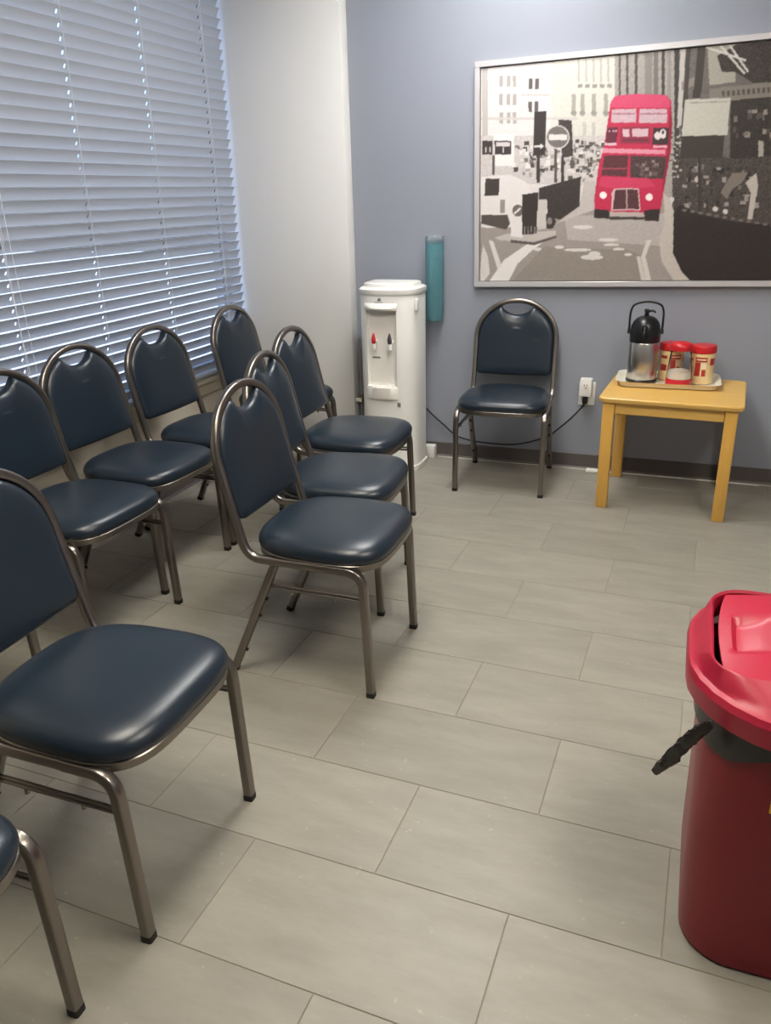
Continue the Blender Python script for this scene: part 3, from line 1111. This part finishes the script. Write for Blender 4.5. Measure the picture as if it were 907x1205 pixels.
gx = np.linspace(FW + 0.004, PW - FW - 0.004, NX)
gz = np.linspace(FW + 0.004, PH - FW - 0.004, NY)
co = np.zeros((NY, NX, 3))
co[..., 0] = gx[None, :]
co[..., 1] = -0.018
co[..., 2] = gz[:, None]
idx = np.arange(NX * NY).reshape(NY, NX)
fq = np.stack([idx[:-1, :-1], idx[:-1, 1:], idx[1:, 1:], idx[1:, :-1]], -1).reshape(-1, 4)
me = bpy.data.meshes.new('street_print')
me.vertices.add(NX * NY)
me.vertices.foreach_set('co', co.ravel())
me.loops.add(fq.size)
me.polygons.add(len(fq))
me.loops.foreach_set('vertex_index', fq.ravel())
me.polygons.foreach_set('loop_start', np.arange(0, fq.size, 4))
me.update(calc_edges=True)
ca = me.color_attributes.new('print', 'FLOAT_COLOR', 'POINT')
ca.data.foreach_set('color', np.concatenate([img, np.ones((NY, NX, 1))], -1).ravel())
pm = bpy.data.materials.new('street_print')
pm.use_nodes = True
at = pm.node_tree.nodes.new('ShaderNodeAttribute')
at.attribute_name = 'print'
pb = pm.node_tree.nodes['Principled BSDF']
pm.node_tree.links.new(at.outputs['Color'], pb.inputs['Base Color'])
pb.inputs['Roughness'].default_value = 0.45
me.materials.append(pm)
po = bpy.data.objects.new('street_print', me)
COL.objects.link(po)
po.parent = pic

# ------------------------------------------------------------------ water cooler
wc = thing('water_cooler', 'white freestanding bottleless water cooler in the corner by the pier', 'water cooler', (0.325, -0.231, 0))


def wplan(hx_, hy_, e=2.9, n=48):
    r_ = []
    for k in range(n):
        t = 2 * math.pi * k / n
        c, s = math.cos(t), math.sin(t)
        ee = e if s < 0 else 9.0
        r_.append((math.copysign(abs(c) ** (2 / (6.0 if s > 0 else e)), c) * hx_, math.copysign(abs(s) ** (2 / ee), s) * hy_))
    return r_


def wring(hx_, hy_, z, e=2.9):
    return [(x, y, z) for x, y in wplan(hx_, hy_, e)]


HXW, HYW = 0.155, 0.127
MB().loft([wring(HXW + 0.004, HYW + 0.004, 0.0), wring(HXW + 0.006, HYW + 0.006, 0.006), wring(HXW + 0.005, HYW + 0.005, 0.030),
           wring(HXW, HYW, 0.034)]).build('plinth', MT['white_plastic'], wc)
body = MB().loft([wring(HXW, HYW, 0.030), wring(HXW, HYW, 0.5), wring(HXW, HYW, 0.935), wring(HXW - 0.002, HYW - 0.002, 0.942)]).build('cooler_body', MT['white_plastic'], wc)
bpy.context.view_layer.update()
AX0, AX1 = -0.099, 0.067
cut = MB().rbox((AX0, -0.30, 0.415), (AX1, -0.092, 0.868), 0.014, 3).build('cutter', MT['alcove'])
cut.location = wc.location
bpy.context.view_layer.update()
boolean_cut(body, cut)
ins = MB()      # lining of the dispensing bay
ins.box((AX0 + 0.002, -0.0955, 0.44), (AX1 - 0.002, -0.0915, 0.864))
ins.build('bay_panel', MT['alcove'], wc, smooth=False)
# top cap
MB().loft([wring(HXW + 0.003, HYW + 0.003, 0.936), wring(HXW + 0.006, HYW + 0.006, 0.942), wring(HXW + 0.005, HYW + 0.005, 0.962), wring(HXW - 0.006, HYW - 0.006, 0.970),
           wring(HXW - 0.016, HYW - 0.016, 0.972), wring(HXW - 0.020, HYW - 0.020, 0.988), wring(HXW - 0.03, HYW - 0.03, 0.992), wring(0.08, 0.08, 0.993)]).build('top_cap', MT['white_plastic'], wc)
# curved canopy lip over the bay
m = MB()


def arc_pts(r_add, z):
    pts_ = []
    for k in range(13):
        u = AX0 - 0.006 + (AX1 - AX0 + 0.012) * k / 12
        x = abs(u) / HXW
        y = -HYW * (1 - x ** 2.9) ** (1 / 2.9)
        bow = math.sin(math.pi * k / 12)
        pts_.append((u, y - r_add * (0.25 + 0.75 * bow), z))
    return pts_


a, b, c_, d_ = arc_pts(0.022, 0.888), arc_pts(0.030, 0.872), arc_pts(0.020, 0.862), arc_pts(-0.02, 0.862)
e_ = arc_pts(-0.004, 0.900)
m.loft([e_, a, b, c_, d_], False, False, closed=False)
m.build('bay_canopy', MT['white_plastic'], wc)
# drip tray
m = MB()
ring_o = [arc_pts(r_, z) for r_, z in ((-0.01, 0.400), (0.014, 0.404), (0.018, 0.412), (0.018, 0.466), (0.012, 0.470), (-0.055, 0.470))]
m.loft(ring_o, False, False, closed=False)
m.build('drip_tray', MT['alcove'], wc)
m = MB()
for k in range(6):
    x = AX0 + 0.018 + k * 0.025
    m.box((x, -0.130, 0.4705), (x + 0.012, -0.102, 0.4725))
m.build('drip_grille', MT['white_plastic'], wc, smooth=False)
for x, mt_, lab in ((-0.056, MT['tap_red'], 'red hot water tap lever'), (0.032, MT['tap_grey'], 'dark cold water tap lever')):
    t = MB().sweep(spline([(x, -0.092, 0.700), (x, -0.112, 0.700), (x, -0.124, 0.688), (x, -0.126, 0.664)], 5), 0.010, n=10).build('tap', MT['white_plastic'], wc)
    lv = MB().loft([[(x + a_ * 0.012 * k_, -0.126 + b_ * 0.008 * k_ + oy, z_) for a_, b_ in
                     [(math.cos(q * math.pi / 6), math.sin(q * math.pi / 6)) for q in range(12)]]
                    for k_, z_, oy in ((0.5, 0.690, 0), (1.0, 0.700, -0.002), (1.05, 0.715, -0.004), (0.7, 0.735, -0.003), (0.25, 0.748, 0.0))]).build('tap_lever', mt_, t)
    lv['label'] = lab
MB().rbox((-0.078, -0.0945, 0.612), (-0.034, -0.0965, 0.622), 0.0006, 1).build('hot_label', MT['sticker_grey'], wc)
m = MB()
m.add([(x, y, z) for x, y, z in ((-0.030, -0.1285, 0.908), (-0.010, -0.1285, 0.908), (-0.012, -0.1285, 0.920), (-0.020, -0.1285, 0.925), (-0.030, -0.1285, 0.916))] +
      [(x, -0.125, z) for x, z in ((-0.030, 0.908), (-0.010, 0.908), (-0.012, 0.920), (-0.020, 0.925), (-0.030, 0.916))],
      [(0, 1, 2, 3, 4), (9, 8, 7, 6, 5), (0, 5, 6, 1), (1, 6, 7, 2), (2, 7, 8, 3), (3, 8, 9, 4), (4, 9, 5, 0)])
m.box((-0.044, -0.1283, 0.9), (0.0, -0.125, 0.9025))
m.build('emblem', MT['sticker_grey'], wc, smooth=False)
MB().rbox((0.066, -0.1245, 0.366), (0.084, -0.110, 0.388), 0.001, 1).build('sticker', MT['sticker_grey'], wc)
MB().rbox((HXW - 0.004, -0.075, 0.855), (HXW + 0.010, -0.045, 0.915), 0.003, 2).build('side_clip', MT['white_plastic'], wc)

# cup dispenser on the wall
cup = thing('cup_dispenser', 'translucent teal paper cup dispenser tube on the wall above the cooler', 'cup dispenser', (0.503, -0.052, 0.772))
MB().lathe([(0.034, 0.0), (0.040, 0.004), (0.045, 0.03), (0.048, 0.06), (0.048, 0.41)], n=32, cap0=False, cap1=False).build('tube', MT['teal'], cup)
MB().lathe([(0.0482, 0.398), (0.0495, 0.400), (0.0495, 0.428), (0.046, 0.433), (0.02, 0.436)], n=32, cap0=False).build('top_cap', MT['clear'], cup)
MB().rbox((-0.040, 0.040, 0.03), (-0.026, 0.051, 0.42), 0.002).rbox((-0.026, 0.044, 0.10), (0.026, 0.051, 0.13), 0.002).rbox(
    (-0.026, 0.044, 0.32), (0.026, 0.051, 0.35), 0.002).build('wall_bracket', MT['clear'], cup)

# water pipe and stop valve beside the pier
vp = thing('water_pipe', 'thin grey water pipe with metal stop valve beside the white pier', 'pipe', (0.052, -0.030, 0))
MB().sweep([(0, 0, 0), (0, 0, 0.66)], 0.007, n=12).build('pipe_run', MT['pipe'], vp)
m = MB().lathe([(0.009, 0.285), (0.014, 0.29), (0.014, 0.34), (0.009, 0.345)], n=8)
m.sweep([(0, 0, 0.315), (0, -0.036, 0.315)], 0.008, n=10)
m.build('valve_body', MT['brass'], vp)
MB().rbox((-0.018, -0.046, 0.303), (0.018, -0.034, 0.327), 0.005, 2).build('valve_handle', MT['off_white'], vp)

# outlet, adapter, cable
ol = thing('wall_outlet', 'white double wall outlet between the lone chair and the wooden table', 'outlet', (1.322, 0, 0.415))
MB().rbox((-0.042, -0.006, -0.062), (0.042, 0, 0.062), 0.003, 2).build('cover_plate', MT['white_plastic'], ol)
MB().rbox((-0.018, -0.0085, -0.046), (0.018, -0.005, -0.012), 0.006, 2).build('socket', MT['white_plastic'], ol)
ad = thing('plug_adapter', 'white plug-in adapter pushed into the wall outlet', 'adapter', (1.318, -0.0065, 0.452))
MB().rbox((-0.030, -0.045, -0.045), (0.030, 0, 0.048), 0.005, 2).build('adapter_body', MT['white_plastic'], ad)
MB().lathe([(0.016, 0), (0.018, 0.001), (0.018, 0.003), (0.014, 0.004)], n=20).build('socket_face', MT['alcove'], ad)
so = ad.children[-1]
so.rotation_euler = (math.pi / 2, 0, 0)
so.location = (0, -0.0435, 0.012)
m = MB()
for x in (-0.007, 0.007):
    m.box((x - 0.0015, -0.0485, 0.010), (x + 0.0015, -0.046, 0.020))
m.box((-0.003, -0.0485, 0.0), (0.003, -0.046, 0.005))
m.build('socket_slots', MT['black_plastic'], ad, smooth=False)
cb = thing('power_cable', 'black power cable sagging from the wall outlet to the water cooler', 'cable', (1.318, -0.02, 0.38))
pts = [(1.318, -0.028, 0.375), (1.306, -0.024, 0.350)] + [tuple(on_plane(x, y, 1, -0.020)) for x, y in ((676, 488), (660, 502), (640, 515), (600, 523), (545, 516), (520, 498), (500, 479))] + [
    (0.400, -0.022, 0.330)]
part(MB().sweep(spline(pts, 6), 0.0042, n=8), 'cable_run', MT['cable_black'], cb)
part(MB().rbox((1.305, -0.046, 0.366), (1.331, -0.0065, 0.400), 0.005, 2), 'plug', MT['black_plastic'], cb)

wb_ = thing('white_cable', 'thin white cable with a plug lying along the baseboard behind the table', 'cable', (1.39, -0.045, 0))
part(MB().sweep(spline([(1.43, -0.05, 0.007), (1.60, -0.035, 0.004), (1.85, -0.032, 0.004), (2.2, -0.034, 0.004)], 6), 0.0035, n=8), 'cable_run', MT['white_plastic'], wb_)
part(MB().rbox((1.350, -0.066, 0.0), (1.415, -0.034, 0.018), 0.006, 2), 'plug', MT['white_plastic'], wb_)
sb_ = MB().rbox((-0.030, -0.022, 0), (0.030, 0.022, 0.075), 0.005, 2).build('junction_box', MT['white_plastic'])
sb_.location = (0.475, -0.042, 0)
tag(sb_, 'small white plastic box on the floor behind the water cooler', 'box')

# ------------------------------------------------------------------ rubbish bin
BC = (2.102, -2.750)
bn = thing('rubbish_bin', 'dark red plastic rubbish bin with swing lid on the tiled floor', 'bin', (BC[0], BC[1], 0))


def bring_(hx_, hy_, r_, z):
    return [(x, y, z) for x, y in rrect(hx_, hy_, r_, 7)]


MB().loft([bring_(0.190, 0.192, 0.09, 0.0), bring_(0.198, 0.203, 0.095, 0.006), bring_(0.201, 0.206, 0.098, 0.05), bring_(0.206, 0.211, 0.12, 0.30),
           bring_(0.216, 0.220, 0.18, 0.53), bring_(0.224, 0.228, 0.19, 0.535), bring_(0.224, 0.228, 0.19, 0.553), bring_(0.205, 0.21, 0.18, 0.553),
           bring_(0.19, 0.19, 0.13, 0.03)]).build('bin_body', MT['bin_body'], bn, angle=30)
# lid hood: skirt, shoulder, sloping ring with the flap opening
LR = 0.20
hood = [bring_(0.240, 0.243, LR, 0.540), bring_(0.244, 0.247, LR, 0.542), bring_(0.247, 0.251, LR, 0.582), bring_(0.243, 0.247, LR, 0.594), bring_(0.237, 0.240, LR, 0.598),
        bring_(0.226, 0.214, 0.15, 0.608), bring_(0.210, 0.174, 0.075, 0.632), bring_(0.207, 0.170, 0.070, 0.634), bring_(0.203, 0.166, 0.066, 0.629),
        bring_(0.201, 0.164, 0.065, 0.585), bring_(0.206, 0.172, 0.07, 0.580), bring_(0.234, 0.237, LR, 0.562)]
lid = MB().loft(hood + [hood[0]], False, False).build('lid_hood', MT['bin_lid'], bn, angle=28)
# swing flap with a finger recess
NU, NV = 36, 36
vs_, fs_ = [], []


def flap_z(u, v):
    z = 0.034 * (1 - 0.55 * abs(u) ** 2.4) * (1 - 0.5 * abs(v) ** 2.4) - 0.022
    du, dv = (u + 0.70) / 0.15, (v + 0.05) / 0.36
    q = max(abs(du), abs(dv))
    ramp = min(1.0, max(0.0, (1.15 - q) / 0.30))
    return z - 0.022 * ramp * (0.35 + 0.65 * (1 - min(1, max(0, (u + 0.85) / 0.30))))


for j in range(NV + 1):
    for i in range(NU + 1):
        u, v = -1 + 2 * i / NU, -1 + 2 * j / NV
        # squircle mapping gives rounded corners
        x = u * math.sqrt(1 - 0.14 * v * v) * 0.194
        y = v * math.sqrt(1 - 0.14 * u * u) * 0.158
        vs_.append((x, y, flap_z(u, v)))
n1 = (NU + 1) * (NV + 1)
vs_ += [(x, y, z - 0.006) for x, y, z in vs_]
for j in range(NV):
    for i in range(NU):
        a = j * (NU + 1) + i
        fs_.append((a, a + 1, a + NU + 2, a + NU + 1))
        fs_.append((a + n1, a + NU + 1 + n1, a + NU + 2 + n1, a + 1 + n1))
edge = [i for i in range(NU + 1)] + [j * (NU + 1) + NU for j in range(1, NV + 1)] + [NV * (NU + 1) + i for i in range(NU - 1, -1, -1)] + [
    j * (NU + 1) for j in range(NV - 1, 0, -1)]
for k in range(len(edge)):
    a, b = edge[k], edge[(k + 1) % len(edge)]
    fs_.append((a, b, b + n1, a + n1))
fl = MB().add(vs_, fs_).build('swing_flap', MT['bin_lid'], bn, angle=50)
fl.location = (0, 0, 0.632)
fl.rotation_euler = (math.radians(4), 0, 0)
# bin liner: skirt below the lid and a twisted tail
m = MB()
n = 96
base_o = rrect(0.2265, 0.2305, 0.19, 23)
rings = []
for k, z in enumerate((0.556, 0.537, 0.517, 0.497, 0.480)):
    ring = []
    for i, (x, y) in enumerate(base_o):
        a = math.atan2(y, x)
        low = 0.55 + 0.45 * math.sin(a * 2 + 0.4) + 0.25 * math.sin(a * 5 + 1)
        zz = 0.556 - (0.556 - z) * max(0.25, low)
        wv = 1 + 0.006 * math.sin(a * 23 + k) + 0.004 * math.sin(a * 41 + 2 * k) - 0.008 * k / 4
        ring.append((x * wv, y * wv, zz))
    rings.append(ring)
m.loft(rings, False, False)
m.build('bin_liner', MT['bag'], bn)
A = on_plane(829, 853, 0, 1.880)
B = on_plane(770, 908, 1, -2.93)
A = np.array([1.895, -2.965, 0.545]) if abs(A[1] + 2.95) > 0.15 else A
B = B if abs(B[0] - 1.8) < 0.15 else np.array([1.80, -2.93, 0.44])
P0, P1 = Vector(A), Vector(B)
pth = spline([P0 + (P0 - P1) * 0.12, P0, P0.lerp(P1, 0.35), P0.lerp(P1, 0.7) + Vector((0, 0, -0.004)), P1], 6)
ml = MB()
dirv = (P1 - P0).normalized()
side = dirv.cross(Vector((0, 0, 1))).normalized()
L_ = len(pth)
for s in range(7):
    ph = s * 0.898
    amp = random.uniform(0.006, 0.011)
    pp = []
    for i, p in enumerate(pth):
        t = i / (L_ - 1)
        k = math.sin(math.pi * min(1.0, 0.05 + 0.9 * t)) * (0.35 + 0.65 * t)
        tw = ph + 2.2 * t
        wob = Vector((random.uniform(-1, 1), random.uniform(-1, 1), random.uniform(-1, 1))) * (0.004 * k)
        pp.append(p + wob + Vector((0, 0, 0.010 * math.sin(math.pi * t))) + side * (amp * math.cos(tw) * k) + Vector((0, 0, amp * math.sin(tw) * k)))
    tp = [0.35 + 0.65 * math.sin(math.pi * (0.05 + 0.80 * i / (L_ - 1))) + 0.12 * math.sin(i * 2.1 + s * 1.7) for i in range(L_)]
    ml.sweep(pp, 0.0095, 0.006, n=7, taper=tp)
part(ml, 'liner_tail', MT['bag'], bn)
# yellow sticker
MB().rbox((-0.088, -0.2175, 0.40), (-0.02, -0.2135, 0.455), 0.001, 1).build('yellow_sticker', MT['yellow'], bn)
